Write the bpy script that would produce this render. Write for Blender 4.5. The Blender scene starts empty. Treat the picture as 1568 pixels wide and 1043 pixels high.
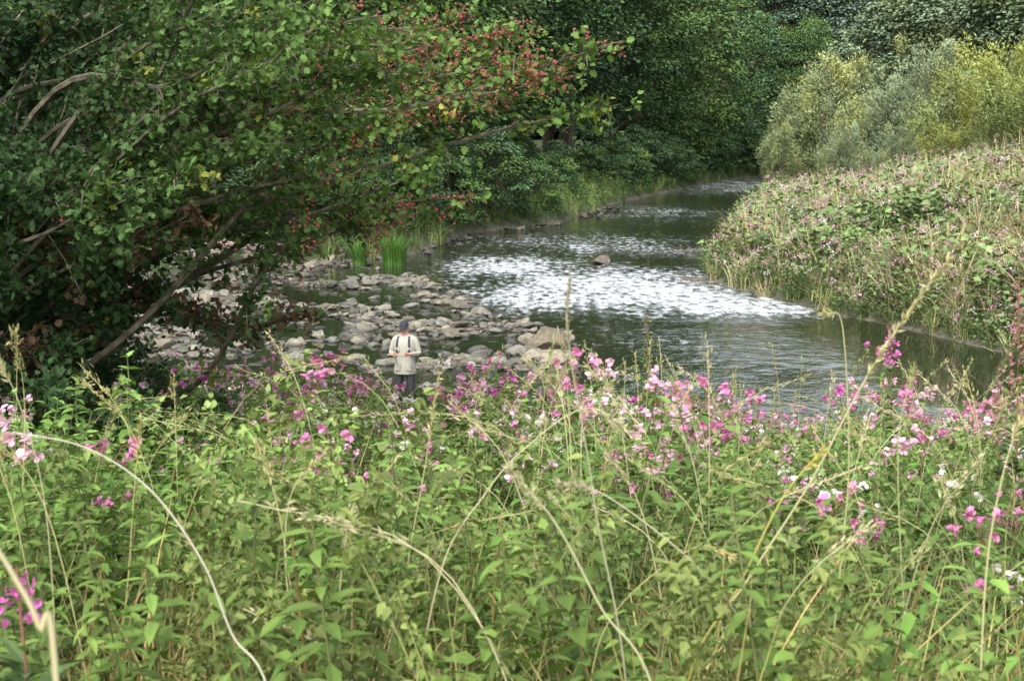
import bpy, bmesh, math, numpy as np
from mathutils import Vector, Matrix
rng=np.random.default_rng(11)
D2R=math.radians
PITCH=D2R(7.8); CAMZ=5.0
sc=bpy.context.scene
# ------------------------------------------------------------------ survey helpers
def W(u,v,D):
    a=(u-784)/2343.; b=(521.5-v)/2343.
    d=np.array([a, math.cos(PITCH)+b*math.sin(PITCH), -math.sin(PITCH)+b*math.cos(PITCH)])
    d*=D/d[1]; return d+np.array([0,0,CAMZ])
def snoise(x,y,s,seed=0.0):
    x=x/s+seed*13.7; y=y/s+seed*7.3
    return (np.sin(x*1.0+1.7*np.sin(y*0.9+seed))+np.sin(y*1.3+1.9*np.sin(x*0.7+2+seed))+np.sin((x+y)*1.9+1.3*np.sin((x-y)*1.1)))/3.
L=[(75,217),(40,187),(24.5,164),(13.8,130),(7.2,106.5),(2.6,84),(-2,75.6),(-3.9,63),(-6.1,58.6),(-9.3,57),(-12,52),(-15,44),(-15,36)]
N=[(-13,30),(-8,25.5),(-2,23.5),(5,22),(12,19),(25,13),(60,2)]
R=[(70,10),(40,20),(20,27),(14,30.5),(11.6,33),(10.8,35.5),(9.9,39),(8.6,42.5),(7.6,46.5),(6.7,51),(7.0,55),(9.0,65),(13.6,90),(19.5,117),(27.5,146),(36,160),(50,176),(82,203)]
poly=np.array(L+N+R,float); tags=['L']*len(L)+['N']*len(N)+['R']*len(R)
def river(x,y):
    P=np.stack([x,y],-1); n=len(poly); best={'L':None,'N':None,'R':None}; inside=np.zeros(x.shape,bool)
    for i in range(n):
        a=poly[i]; b=poly[(i+1)%n]; ab=b-a
        t=np.clip(((P-a)@ab)/(ab@ab),0,1); d=np.hypot(P[...,0]-a[0]-t*ab[0],P[...,1]-a[1]-t*ab[1])
        k=tags[i]
        best[k]=d if best[k] is None else np.minimum(best[k],d)
        c=((a[1]>y)!=(b[1]>y)); xx=(b[0]-a[0])*(y-a[1])/((b[1]-a[1]) if b[1]!=a[1] else 1e-9)+a[0]
        inside^=(c&(x<xx))
    return best,inside
def bar_mask(x,y):
    xr=np.interp(y,[30,32,39,44,49,54,58],[0.5,2.0,1.9,.7,-.9,-2.9,-4.5])
    m=np.clip((xr-x)/1.2,0,1)*np.clip((y-30.5)/1.5,0,1)*np.clip((60-y)/2,0,1)
    m2=np.exp(-(((x-7.2)/2.4)**2+((y-64)/1.5)**2)**2)
    m3=np.exp(-(((x-6.3)/1.1)**2+((y-52.5)/2.0)**2)**2)
    return np.maximum(m,np.maximum(m2,m3))
def height(x,y):
    x=np.asarray(x,float); y=np.asarray(y,float)
    b,ins=river(x,y); d=np.minimum(b['L'],np.minimum(b['N'],b['R']))
    wl=1/(b['L']+.05)**4; wn=1/(b['N']+.05)**4; wr=1/(b['R']+.05)**4
    hl=.15+2.7*(1-np.exp(-b['L']/5)); hn=.05+.157*np.minimum(b['N'],30); hr=.1+6.3*(1-np.exp(-b['R']/21))*np.interp(y,[55,75,105],[1,.78,.42])
    h=(wl*hl+wn*hn+wr*hr)/(wl+wn+wr)
    h=h*np.clip(d/.4,0.05,1)+.12*snoise(x,y,2.3)*np.clip(d/2,0,1)
    h=h+np.clip(y-175,0,200)*.03+np.clip(-x-40,0,200)*.1
    bm=bar_mask(x,y)
    bed=-np.minimum(.7,.22*d)-.05
    top=-.05+.12*snoise(x,y,1.5,2)+.06*snoise(x,y,.5,5)
    hb=bed*(1-bm)+top*bm
    return np.where(ins,hb,h)
def H1(x,y): return float(height(np.array([float(x)]),np.array([float(y)]))[0])
# ------------------------------------------------------------------ mesh builder
class B:
    def __init__(s): s.v=[];s.t=[];s.c=[];s.m=[];s.n=0
    def add(s,v,t,c,m=0):
        v=np.asarray(v,float).reshape(-1,3); t=np.asarray(t,int).reshape(-1,3)
        c=np.asarray(c,float); 
        if c.ndim==1: c=np.tile(c,(len(v),1))
        s.v.append(v); s.t.append(t+s.n); s.c.append(c)
        s.m.append(np.full(len(t),m) if np.isscalar(m) else np.asarray(m)); s.n+=len(v)
    def tpl(s): return (np.concatenate(s.v),np.concatenate(s.t),np.concatenate(s.c),np.concatenate(s.m))
    def scatter(s,tp,pos,rot,scale,tint=None,mat=None):
        v,t,c,m=tp; pos=np.asarray(pos,float).reshape(-1,3); n=len(pos)
        if n==0: return
        scale=np.asarray(scale,float)
        if scale.ndim==0: scale=np.full(n,scale)
        if scale.ndim==1: scale=scale[:,None].repeat(3,1)
        V=np.einsum('nij,nvj->nvi',rot,v[None]*scale[:,None,:])+pos[:,None]
        T=t[None]+(np.arange(n)*len(v))[:,None,None]
        C=np.tile(c[None],(n,1,1))
        if tint is not None: C=C*np.asarray(tint,float).reshape(-1,1,3)
        s.v.append(V.reshape(-1,3)); s.t.append(T.reshape(-1,3)+s.n); s.c.append(C.reshape(-1,3))
        s.m.append(np.tile(m if mat is None else np.full(len(t),mat),n)); s.n+=n*len(v)
    def mesh(s,name,mats,smooth=False):
        v,t,c,m=s.tpl(); me=bpy.data.meshes.new(name)
        me.vertices.add(len(v)); me.vertices.foreach_set('co',v.astype(np.float32).ravel())
        me.loops.add(len(t)*3); me.loops.foreach_set('vertex_index',t.astype(np.int32).ravel())
        me.polygons.add(len(t)); me.polygons.foreach_set('loop_start',(np.arange(len(t))*3).astype(np.int32))
        me.polygons.foreach_set('material_index',m.astype(np.int32))
        me.polygons.foreach_set('use_smooth',np.full(len(t),smooth))
        me.update(calc_edges=True)
        a=me.color_attributes.new('Col','FLOAT_COLOR','POINT')
        a.data.foreach_set('color',np.concatenate([np.clip(c,0,1),np.ones((len(c),1))],1).astype(np.float32).ravel())
        for k in mats: me.materials.append(k)
        return me
    def obj(s,name,mats,smooth=False):
        o=bpy.data.objects.new(name,s.mesh(name,mats,smooth)); sc.collection.objects.link(o); return o
def nrm(a): return a/np.maximum(np.linalg.norm(a,axis=-1,keepdims=True),1e-9)
def frame(d,up):
    y=nrm(np.asarray(d,float)); z=np.asarray(up,float); z=z-(z*y).sum(-1,keepdims=True)*y; z=nrm(z+1e-6)
    x=np.cross(y,z); return np.stack([x,y,z],-1)
def rotz(a):
    c,s_=np.cos(a),np.sin(a); o=np.zeros_like(a); i=np.ones_like(a)
    return np.stack([np.stack([c,-s_,o],-1),np.stack([s_,c,o],-1),np.stack([o,o,i],-1)],-2)
def tilt(a,tx,ty):
    n=len(a); up=nrm(np.stack([tx,ty,np.ones(n)],-1)); f=np.stack([np.cos(a),np.sin(a),np.zeros(n)],-1)
    y=nrm(f-(f*up).sum(-1,keepdims=True)*up); x=np.cross(y,up); return np.stack([x,y,up],-1)
def tube(b,pts,rad,sides,col,mat=0):
    pts=np.asarray(pts,float); n=len(pts); rad=np.broadcast_to(rad,(n,))
    tg=nrm(np.gradient(pts,axis=0)); ref=np.array([.31,.17,.93]) if abs(tg[0][2])<.8 else np.array([1,.2,.1])
    x=nrm(np.cross(tg,ref)); y=np.cross(tg,x)
    a=np.arange(sides)*2*np.pi/sides
    V=pts[:,None]+rad[:,None,None]*(np.cos(a)[None,:,None]*x[:,None]+np.sin(a)[None,:,None]*y[:,None])
    i=np.arange(n-1)[:,None]*sides; j=np.arange(sides)[None]; k=(j+1)%sides
    q=np.stack([i+j,i+k,i+sides+k,i+sides+j],-1).reshape(-1,4)
    b.add(V.reshape(-1,3),np.concatenate([q[:,[0,1,2]],q[:,[0,2,3]]]),col,mat)
def catmull(P,k=6):
    P=np.asarray(P,float); Q=np.vstack([2*P[0]-P[1],P,2*P[-1]-P[-2]]); out=[]
    for i in range(1,len(Q)-2):
        for t in np.linspace(0,1,k,endpoint=False):
            a,b_,c,d=Q[i-1],Q[i],Q[i+1],Q[i+2]
            out.append(.5*((2*b_)+(-a+c)*t+(2*a-5*b_+4*c-d)*t*t+(-a+3*b_-3*c+d)*t**3))
    out.append(P[-1]); return np.array(out)
# ------------------------------------------------------------------ materials
def newmat(name):
    m=bpy.data.materials.new(name); m.use_nodes=True; nt=m.node_tree; nt.nodes.clear(); return m,nt
def leafmat(name,trans=.3,rough=.5,spec=.3):
    m,nt=newmat(name); n=nt.nodes; l=nt.links
    o=n.new('ShaderNodeOutputMaterial'); a=n.new('ShaderNodeAttribute'); a.attribute_name='Col'
    p=n.new('ShaderNodeBsdfPrincipled'); p.inputs['Roughness'].default_value=rough; p.inputs['Specular IOR Level'].default_value=spec
    l.new(a.outputs['Color'],p.inputs['Base Color'])
    if trans>0:
        t=n.new('ShaderNodeBsdfTranslucent'); mx=n.new('ShaderNodeMixShader'); mx.inputs[0].default_value=trans
        mu=n.new('ShaderNodeMix'); mu.data_type='RGBA'; mu.blend_type='MULTIPLY'; mu.inputs[0].default_value=1
        l.new(a.outputs['Color'],mu.inputs[6]); mu.inputs[7].default_value=(1.4,1.5,.75,1)
        l.new(mu.outputs[2],t.inputs['Color']); l.new(p.outputs[0],mx.inputs[1]); l.new(t.outputs[0],mx.inputs[2]); l.new(mx.outputs[0],o.inputs[0])
    else: l.new(p.outputs[0],o.inputs[0])
    return m
LEAF=leafmat('leaf',.22,.6,.18); FLEAF=leafmat('tree_leaf',0,.65,.12); PETAL=leafmat('petal',.3,.6,.2); STEM=leafmat('stem',.0,.6,.3); BERRY=leafmat('berry',0,.3,.5)
def barkmat(name,c1,c2,scale=12):
    m,nt=newmat(name); n=nt.nodes; l=nt.links
    o=n.new('ShaderNodeOutputMaterial'); p=n.new('ShaderNodeBsdfPrincipled'); p.inputs['Roughness'].default_value=.85
    tc=n.new('ShaderNodeTexCoord'); z=n.new('ShaderNodeTexNoise'); z.inputs['Scale'].default_value=scale; z.inputs['Detail'].default_value=6
    r=n.new('ShaderNodeValToRGB'); r.color_ramp.elements[0].color=(*c1,1); r.color_ramp.elements[1].color=(*c2,1)
    r.color_ramp.elements[0].position=.35; r.color_ramp.elements[1].position=.68
    bp=n.new('ShaderNodeBump'); bp.inputs['Strength'].default_value=.5; bp.inputs['Distance'].default_value=.02
    l.new(tc.outputs['Object'],z.inputs['Vector']); l.new(z.outputs['Fac'],r.inputs[0]); l.new(r.outputs[0],p.inputs['Base Color'])
    l.new(z.outputs['Fac'],bp.inputs['Height']); l.new(bp.outputs[0],p.inputs['Normal']); l.new(p.outputs[0],o.inputs[0]); return m
BARK=barkmat('bark',(.05,.045,.03),(.16,.14,.09),14)
# ------------------------------------------------------------------ leaf templates
def mk(v,t,c=(1,1,1),m=0): return (np.array(v,float),np.array(t,int),np.tile(np.array(c,float),(len(v),1)),np.full(len(t),m))
lance=mk([(0,0,0),(-.16,.3,.05),(.16,.3,.05),(0,.35,-.01),(-.12,.65,.02),(.12,.65,.02),(0,.68,-.03),(0,1,-.14)],
         [(0,3,1),(0,2,3),(1,3,6),(1,6,4),(3,2,5),(3,5,6),(4,6,7),(6,5,7)])
ovate=mk([(0,0,0),(-.3,.3,.06),(.3,.3,.06),(0,.4,-.02),(-.2,.65,.02),(.2,.65,.02),(0,1,-.12)],
         [(0,3,1),(0,2,3),(1,3,4),(3,2,5),(4,3,6),(3,5,6)])
hv=[(0,0,0),(.14,.12,.02),(.42,.22,.05),(.26,.4,.03),(.5,.58,.04),(.24,.68,.0),(.2,.9,-.02),(0,1,-.05)]
hvm=[(-x,y,z) for x,y,z in hv[1:7]]; hv2=hv+hvm+[(0,.5,-.04)]
rim=[0,1,2,3,4,5,6,7,13,12,11,10,9,8]
hawleaf=mk(hv2,[(14,rim[i],rim[(i+1)%14]) for i in range(14)])
diam=mk([(0,0,0),(.33,.45,.04),(-.33,.45,.04),(0,1,-.1)],[(0,1,2),(2,1,3)])
wleaf=mk([(0,0,0),(.12,.4,.02),(-.12,.4,.02),(0,1,-.1)],[(0,1,2),(2,1,3)])
petal=mk([(0,0,0),(-.35,.45,.1),(.35,.45,.1),(0,.5,-.02),(-.22,.9,.0),(.22,.9,.0),(0,.95,-.08)],
         [(0,3,1),(0,2,3),(1,3,6),(1,6,4),(3,2,5),(3,5,6)])
def bladetpl(bend=.5,w=.008,seg=5):
    V=[];T=[]
    for i in range(seg+1):
        t=i/seg; y=bend*t*t; z=t*(1-.35*bend*t); ww=w*(1-t**2)+.0006
        V+= [(-ww,y,z),(ww,y,z)]
        if i: k=2*i; T+=[(k-2,k-1,k+1),(k-2,k+1,k)]
    return mk(V,T)
# ================================================================== TERRAIN
ys=np.unique(np.concatenate([np.linspace(-60,0,12),np.linspace(0,70,260),np.linspace(70,200,160)[1:],200+np.linspace(0,1,30)[1:]**2*430]))
xs=np.unique(np.concatenate([-25-np.linspace(0,1,40)[1:]**2*400,np.linspace(-25,35,260),35+np.linspace(0,1,60)[1:]**2*420]))
X,Y=np.meshgrid(xs,ys); Z=height(X,Y)
bb,ins=river(X,Y); dd=np.minimum(bb['L'],np.minimum(bb['N'],bb['R']))
grav=np.where(ins,1.0,np.clip(1-dd/.35,0,1))
nx,ny=len(xs),len(ys)
i=np.arange(ny-1)[:,None]*nx+np.arange(nx-1)[None]; i=i.ravel()
T=np.concatenate([np.stack([i,i+1,i+nx+1],-1),np.stack([i,i+nx+1,i+nx],-1)])
tb=B(); tb.add(np.stack([X,Y,Z],-1),T,np.stack([grav,grav,grav],-1).reshape(-1,3))
m,nt=newmat('ground_soil_and_gravel'); n=nt.nodes; l=nt.links
o=n.new('ShaderNodeOutputMaterial'); p=n.new('ShaderNodeBsdfPrincipled'); p.inputs['Roughness'].default_value=.9
g=n.new('ShaderNodeNewGeometry'); at=n.new('ShaderNodeAttribute'); at.attribute_name='Col'
n1=n.new('ShaderNodeTexNoise'); n1.inputs['Scale'].default_value=1.3; n1.inputs['Detail'].default_value=8
r1=n.new('ShaderNodeValToRGB'); r1.color_ramp.elements[0].color=(.02,.028,.01,1); r1.color_ramp.elements[1].color=(.06,.085,.025,1)
r1.color_ramp.elements[0].position=.35; r1.color_ramp.elements[1].position=.7
vo=n.new('ShaderNodeTexVoronoi'); vo.inputs['Scale'].default_value=7
r2=n.new('ShaderNodeValToRGB'); r2.color_ramp.elements[0].color=(.05,.045,.03,1); r2.color_ramp.elements[1].color=(.16,.14,.11,1)
sx=n.new('ShaderNodeSeparateColor'); mx=n.new('ShaderNodeMix'); mx.data_type='RGBA'
bp=n.new('ShaderNodeBump'); bp.inputs['Strength'].default_value=.7; bp.inputs['Distance'].default_value=.05
l.new(g.outputs['Position'],n1.inputs['Vector']); l.new(g.outputs['Position'],vo.inputs['Vector'])
l.new(n1.outputs['Fac'],r1.inputs[0]); l.new(vo.outputs['Color'],sx.inputs[0]); l.new(sx.outputs[0],r2.inputs[0])
l.new(at.outputs['Fac'],mx.inputs[0]); l.new(r1.outputs[0],mx.inputs[6]); l.new(r2.outputs[0],mx.inputs[7]); l.new(mx.outputs[2],p.inputs['Base Color'])
l.new(vo.outputs['Distance'],bp.inputs['Height']); l.new(bp.outputs[0],p.inputs['Normal']); l.new(p.outputs[0],o.inputs[0])
tb.obj('ground',[m],True)
# ================================================================== WATER
wx=np.linspace(-20,90,330); wy=np.linspace(1,220,500); X,Y=np.meshgrid(wx,wy)
nz=1+.3*snoise(X,Y*.6,1.6,3)
def gb_(cx,cy,sx_,sy_,a): return a*np.exp(-(((X-cx)/sx_)**2+((Y-cy)/sy_)**2))
rf=gb_(3.4,50,4.8,7,1.4)+gb_(6.4,44,3.6,2.8,1.15)+gb_(-.3,58,3.0,5.5,.85)+gb_(.5,46,1.7,4,.7)
rf=np.maximum(rf,gb_(3.2,68,6,9,.8)); rf=np.maximum(rf,gb_(22,142,12,26,.85)); rf=np.maximum(rf,gb_(9,95,6,14,.6)); rf=np.maximum(rf,gb_(4,37,3.2,4.5,.42)); rf=np.maximum(rf,gb_(-1,29.5,3,2.2,.36)); rf=np.maximum(rf,gb_(2.6,31,2,2,.42)); rf=np.maximum(rf,gb_(5,28,2,3,.25))
rf=np.clip(rf*nz,0,1.3)
nx,ny=len(wx),len(wy); i=(np.arange(ny-1)[:,None]*nx+np.arange(nx-1)[None]).ravel()
T=np.concatenate([np.stack([i,i+1,i+nx+1],-1),np.stack([i,i+nx+1,i+nx],-1)])
wb=B(); wb.add(np.stack([X,Y,0*X],-1),T,np.stack([rf,rf,rf],-1).reshape(-1,3)/1.3)
m,nt=newmat('river_water'); n=nt.nodes; l=nt.links
o=n.new('ShaderNodeOutputMaterial'); p=n.new('ShaderNodeBsdfPrincipled'); p.inputs['IOR'].default_value=1.33
g=n.new('ShaderNodeNewGeometry'); at=n.new('ShaderNodeAttribute'); at.attribute_name='Col'
def mapn(s,rot=0):
    q=n.new('ShaderNodeMapping'); q.inputs['Scale'].default_value=s; q.inputs['Rotation'].default_value=(0,0,rot); l.new(g.outputs['Position'],q.inputs['Vector']); return q
def noise(mp,sc_,det,rough=.55):
    q=n.new('ShaderNodeTexNoise'); q.inputs['Scale'].default_value=sc_; q.inputs['Detail'].default_value=det; q.inputs['Roughness'].default_value=rough; l.new(mp.outputs[0],q.inputs['Vector']); return q
def mth(op,a,b_=None):
    q=n.new('ShaderNodeMath'); q.operation=op
    for k,s_ in enumerate((a,b_)):
        if s_ is None: continue
        if isinstance(s_,(int,float)): q.inputs[k].default_value=s_
        else: l.new(s_,q.inputs[k])
    return q.outputs[0]
af=mth('MULTIPLY',at.outputs['Fac'],1.3)
a1=noise(mapn((.8,.6,1),.2),2.2,3); a2=noise(mapn((1,1,1),-.2),6,2); big=noise(mapn((.25,.16,1),.1),1.0,4,.6)
amp=mth('ADD',mth('MULTIPLY',af,.9),mth('MULTIPLY',mth('MAXIMUM',mth('SUBTRACT',big.outputs['Fac'],.52),0),.8))
amp=mth('ADD',amp,.010)
hgt=mth('MULTIPLY',mth('ADD',a1.outputs['Fac'],mth('MULTIPLY',a2.outputs['Fac'],.25)),amp)
bp=n.new('ShaderNodeBump'); bp.inputs['Strength'].default_value=1; bp.inputs['Distance'].default_value=.22
l.new(hgt,bp.inputs['Height']); l.new(bp.outputs[0],p.inputs['Normal'])
fo=noise(mapn((1.6,.6,1),.1),2.4,7,.68); fo2=noise(mapn((.5,.14,1),.0),1.6,3,.6)
fs=mth('ADD',mth('MULTIPLY',fo.outputs['Fac'],.75),mth('MULTIPLY',fo2.outputs['Fac'],.25))
fm=mth('MULTIPLY',mth('MAXIMUM',mth('SUBTRACT',mth('ADD',fs,mth('MULTIPLY',af,.16)),.585),0),5)
fm=mth('MINIMUM',mth('MULTIPLY',fm,mth('MINIMUM',mth('MULTIPLY',af,2.0),1)),.85)
cm=n.new('ShaderNodeMix'); cm.data_type='RGBA'; l.new(fm,cm.inputs[0]); cm.inputs[6].default_value=(.022,.028,.014,1); cm.inputs[7].default_value=(.68,.72,.76,1)
l.new(cm.outputs[2],p.inputs['Base Color']); l.new(mth('ADD',mth('MULTIPLY',fm,.5),.03),p.inputs['Roughness'])
l.new(p.outputs[0],o.inputs[0])
wb.obj('river_water',[m],True)
# ================================================================== ROCKS
def icotpl(sub,seed,flat=.6,clip=12):
    r=np.random.default_rng(seed); bm=bmesh.new(); bmesh.ops.create_icosphere(bm,subdivisions=sub,radius=1)
    v=np.array([x.co[:] for x in bm.verts]); t=np.array([[q.index for q in f.verts] for f in bm.faces]); bm.free()
    for k in range(clip):
        nn=nrm(r.normal(size=3)*np.array([1,1,.8])); c=r.uniform(.42,.75); d=v@nn; v=v-np.maximum(d-c,0)[:,None]*nn*.97
    v+=.025*np.stack([np.sin(v[:,1]*9+seed),np.sin(v[:,2]*8+seed),np.sin(v[:,0]*10+seed)],-1)
    v*=np.array([1,r.uniform(.6,.9),flat]); return (v,t,np.ones((len(v),3)),np.zeros(len(t),int))
rocks=[icotpl(3,s,flat) for s,flat in enumerate((.5,.35,.65,.4,.55,.3,.45,.5))]
m,nt=newmat('river_stone'); n=nt.nodes; l=nt.links
o=n.new('ShaderNodeOutputMaterial'); p=n.new('ShaderNodeBsdfPrincipled'); g=n.new('ShaderNodeNewGeometry'); at=n.new('ShaderNodeAttribute'); at.attribute_name='Col'
z1=n.new('ShaderNodeTexNoise'); z1.inputs['Scale'].default_value=6; z1.inputs['Detail'].default_value=10; z1.inputs['Roughness'].default_value=.7
r=n.new('ShaderNodeValToRGB'); r.color_ramp.elements[0].color=(.35,.36,.3,1); r.color_ramp.elements[1].color=(1.3,1.25,1.12,1); r.color_ramp.elements[0].position=.32; r.color_ramp.elements[1].position=.68
mu=n.new('ShaderNodeMix'); mu.data_type='RGBA'; mu.blend_type='MULTIPLY'; mu.inputs[0].default_value=1
sp=n.new('ShaderNodeSeparateXYZ'); mr=n.new('ShaderNodeMapRange'); mr.inputs[1].default_value=.01; mr.inputs[2].default_value=.08; mr.inputs[3].default_value=.22; mr.inputs[4].default_value=1
mv=n.new('ShaderNodeMix'); mv.data_type='RGBA'; mv.blend_type='MULTIPLY'; mv.inputs[0].default_value=1
bp=n.new('ShaderNodeBump'); bp.inputs['Strength'].default_value=.8; bp.inputs['Distance'].default_value=.05
l.new(g.outputs['Position'],z1.inputs['Vector']); l.new(z1.outputs['Fac'],r.inputs[0]); l.new(r.outputs[0],mu.inputs[6]); l.new(at.outputs['Color'],mu.inputs[7])
l.new(g.outputs['Position'],sp.inputs[0]); l.new(sp.outputs['Z'],mr.inputs[0]); l.new(mu.outputs[2],mv.inputs[6]); l.new(mr.outputs[0],mv.inputs[7])
l.new(mv.outputs[2],p.inputs['Base Color']); mr2=n.new('ShaderNodeMapRange'); mr2.inputs[1].default_value=.01; mr2.inputs[2].default_value=.09; mr2.inputs[3].default_value=.25; mr2.inputs[4].default_value=.85
l.new(sp.outputs['Z'],mr2.inputs[0]); l.new(mr2.outputs[0],p.inputs['Roughness']); l.new(z1.outputs['Fac'],bp.inputs['Height']); l.new(bp.outputs[0],p.inputs['Normal']); l.new(p.outputs[0],o.inputs[0])
STONE=m
rb=B()
def rockcol(n_): 
    b=rng.uniform(.09,.26,n_)[:,None]*np.array([1.,.96,.84]); w=rng.random(n_)[:,None]; return b*(1+.15*(w-.5)*np.array([1,0,-1]))
def putrocks(x,y,s,z=None,dk=1.):
    n_=len(x); k=rng.integers(0,len(rocks),n_)
    z=(np.maximum(height(x,y),-.12)+s*.14) if z is None else z
    for j in range(len(rocks)):
        q=k==j; a=rng.uniform(0,6.28,q.sum()); c=rockcol(q.sum())*dk
        rb.scatter(rocks[j],np.stack([x[q],y[q],z[q]],-1),tilt(a,rng.normal(0,.2,q.sum()),rng.normal(0,.2,q.sum())),s[q],c)
M=7500
x=rng.uniform(-14,2.2,M); y=rng.uniform(30.5,59,M); bm_=bar_mask(x,y); hh=height(x,y)
keep=(bm_>.4)&(rng.random(M)<np.clip(.5+5*(hh+.05),.07,1)); x=x[keep];y=y[keep]
s=np.exp(rng.normal(-2.0,.5,len(x))); s=np.clip(s,.05,.45); putrocks(x,y,s)
x=rng.uniform(-6,2.3,90); y=rng.uniform(31,42,90); kp=bar_mask(x,y)>.3; x=x[kp];y=y[kp]; putrocks(x,y,rng.uniform(.2,.42,len(x)))
for cx,cy,sx_,sy_,k in ((7.2,64,2,.9,160),(6.3,52.5,1,1.5,110),(2,34,1.3,1.6,22),(1,44,1.2,2.5,22)):
    x=rng.normal(cx,sx_,k); y=rng.normal(cy,sy_,k); putrocks(x,y,rng.uniform(.06,.18,k),z=np.full(k,-.02),dk=.85)
for a_,b_ in zip(L[4:10],L[5:11]):
    a_=np.array(a_);b_=np.array(b_); k=int(np.linalg.norm(b_-a_)*6); t=rng.random(k); kp=snoise(t*9,t*0,1,a_[1])>-.2; t=t[kp]; k=len(t); q=a_+(b_-a_)*t[:,None]+rng.normal(0,.9,(k,2)); putrocks(q[:,0],q[:,1],np.clip(np.exp(rng.normal(-1.8,.5,k)),.06,.4),z=np.full(k,.03),dk=.7)
rb.obj('river_stones',[STONE])
def boulder(x,y,z,s,seed,fl,col):
    b=B(); b.scatter(icotpl(4,seed,fl,9),[[0,0,0]],np.eye(3)[None],np.array([s]),[col]); o=b.obj('boulder',[STONE],False); o.location=(x,y,z); return o
boulder(.75,34.4,.14,.62,21,.75,(.18,.155,.12)); boulder(.95,33.2,.02,.78,25,.3,(.28,.25,.2)); boulder(3.4,57.7,.1,.42,23,.6,(.15,.13,.12))
boulder(.95,36.3,.08,.55,28,.5,(.24,.21,.17)); boulder(-9.2,49,.1,.6,31,.55,(.2,.14,.11)); boulder(-11.5,45.6,.15,.75,33,.55,(.2,.16,.12))
# ================================================================== BACKGROUND TREES
def tree_tpl(seed,H,Rr,z0,nc,lpc,ls,pal,style='broad'):
    r=np.random.default_rng(seed); b=B()
    tp=np.array([[0,0,-.5],[.1,.05,H*.15],[.2,-.1,H*.4],[0,.1,H*.65],[.1,0,H*.9]]); tp[1:,:2]+=r.normal(0,.15,(4,2))
    tr=H*.018
    tube(b,catmull(tp,4),np.linspace(tr*1.3,tr*.15,17),7,(.3,.3,.3),1)
    for c in range(nc):
        t=(c+.5)/nc; t=t**.85; an=c*2.399+r.normal(0,.4)
        if style=='willow': Hl=H*(.78+.22*math.sin(an*2.3+seed)*math.sin(an*1.1+seed*2)+r.normal(0,.09))
        else: Hl=H
        zz=z0+(Hl-z0)*t
        prof=(np.sin(np.pi*min(1,(.18+.82*t)))**.6) if style!='willow' else (np.sin(np.pi*(.14+.78*t))**.9)
        rad=Rr*prof*r.uniform(.3,1.0)**.5*(1+.25*np.sin(an*2+seed)+.15*np.sin(zz*1.3+seed))
        if style=='willow': rad*=r.uniform(.7,1.2)
        ctr=np.array([math.cos(an)*rad,math.sin(an)*rad,zz+r.normal(0,.3)])
        if c%3==0:
            st=np.array([0,0,max(.3,zz*.62)]) if style!='willow' else np.array([0,0,.2]); md=(st+ctr)/2+np.array([0,0,.3]); tube(b,catmull([st,md,ctr],4),np.linspace(tr*.35,tr*.08,9),5,(.3,.3,.3),1)
        if style=='willow': er=np.array([.7,.7,1.3])*Rr*.23*r.uniform(.45,1.5)
        else: er=np.array([1,1,.5])*Rr*.27*r.uniform(.6,1.5)
        k=int(lpc*r.uniform(.7,1.3)); d=nrm(r.normal(size=(k,3))); 
        if style!='willow': d[:,2]=np.where(r.random(k)<.75,np.abs(d[:,2]),d[:,2])
        rr=r.uniform(.45,1.15,k)[:,None] if style!='willow' else r.uniform(.2,1.35,k)[:,None]
        P=ctr+d*er*rr
        out=nrm(np.stack([P[:,0],P[:,1],0*P[:,0]],-1)+r.normal(0,.3,(k,3)))
        if style!='willow':
            P[:,2]-=.15*np.hypot(P[:,0]-ctr[0],P[:,1]-ctr[1])
            dr=nrm(out+d*.5+np.array([0,0,-.35])+r.normal(0,.35,(k,3))); up=nrm(np.array([0,0,1.])+d*.7+r.normal(0,.35,(k,3)))
            tp_=diam
        else:
            dr=nrm(out*.7+np.array([0,0,.7])+r.normal(0,.45,(k,3))); up=nrm(d+r.normal(0,.5,(k,3))); tp_=wleaf
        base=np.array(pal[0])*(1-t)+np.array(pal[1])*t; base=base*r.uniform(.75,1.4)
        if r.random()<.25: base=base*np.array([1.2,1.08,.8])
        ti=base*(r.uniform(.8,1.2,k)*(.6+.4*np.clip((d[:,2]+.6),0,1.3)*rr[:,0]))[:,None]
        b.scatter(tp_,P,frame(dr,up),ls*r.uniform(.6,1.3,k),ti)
    return b.mesh('tree_mesh',[FLEAF,BARK])
DK=((.055,.105,.048),(.10,.175,.08)); MD=((.07,.135,.05),(.12,.21,.08)); LT=((.095,.165,.05),(.165,.25,.08)); FAR_HAZE=((.11,.165,.125),(.155,.22,.16))  # last pair: distant trees, haze painted in as paler, bluish leaf colour
WL=((.17,.21,.09),(.27,.32,.15)); YW=((.15,.19,.065),(.22,.27,.09)); FAR_HAZE2=((.08,.135,.10),(.125,.185,.14))  # last pair: second distant-tree palette, haze tint also in the leaf colour
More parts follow.
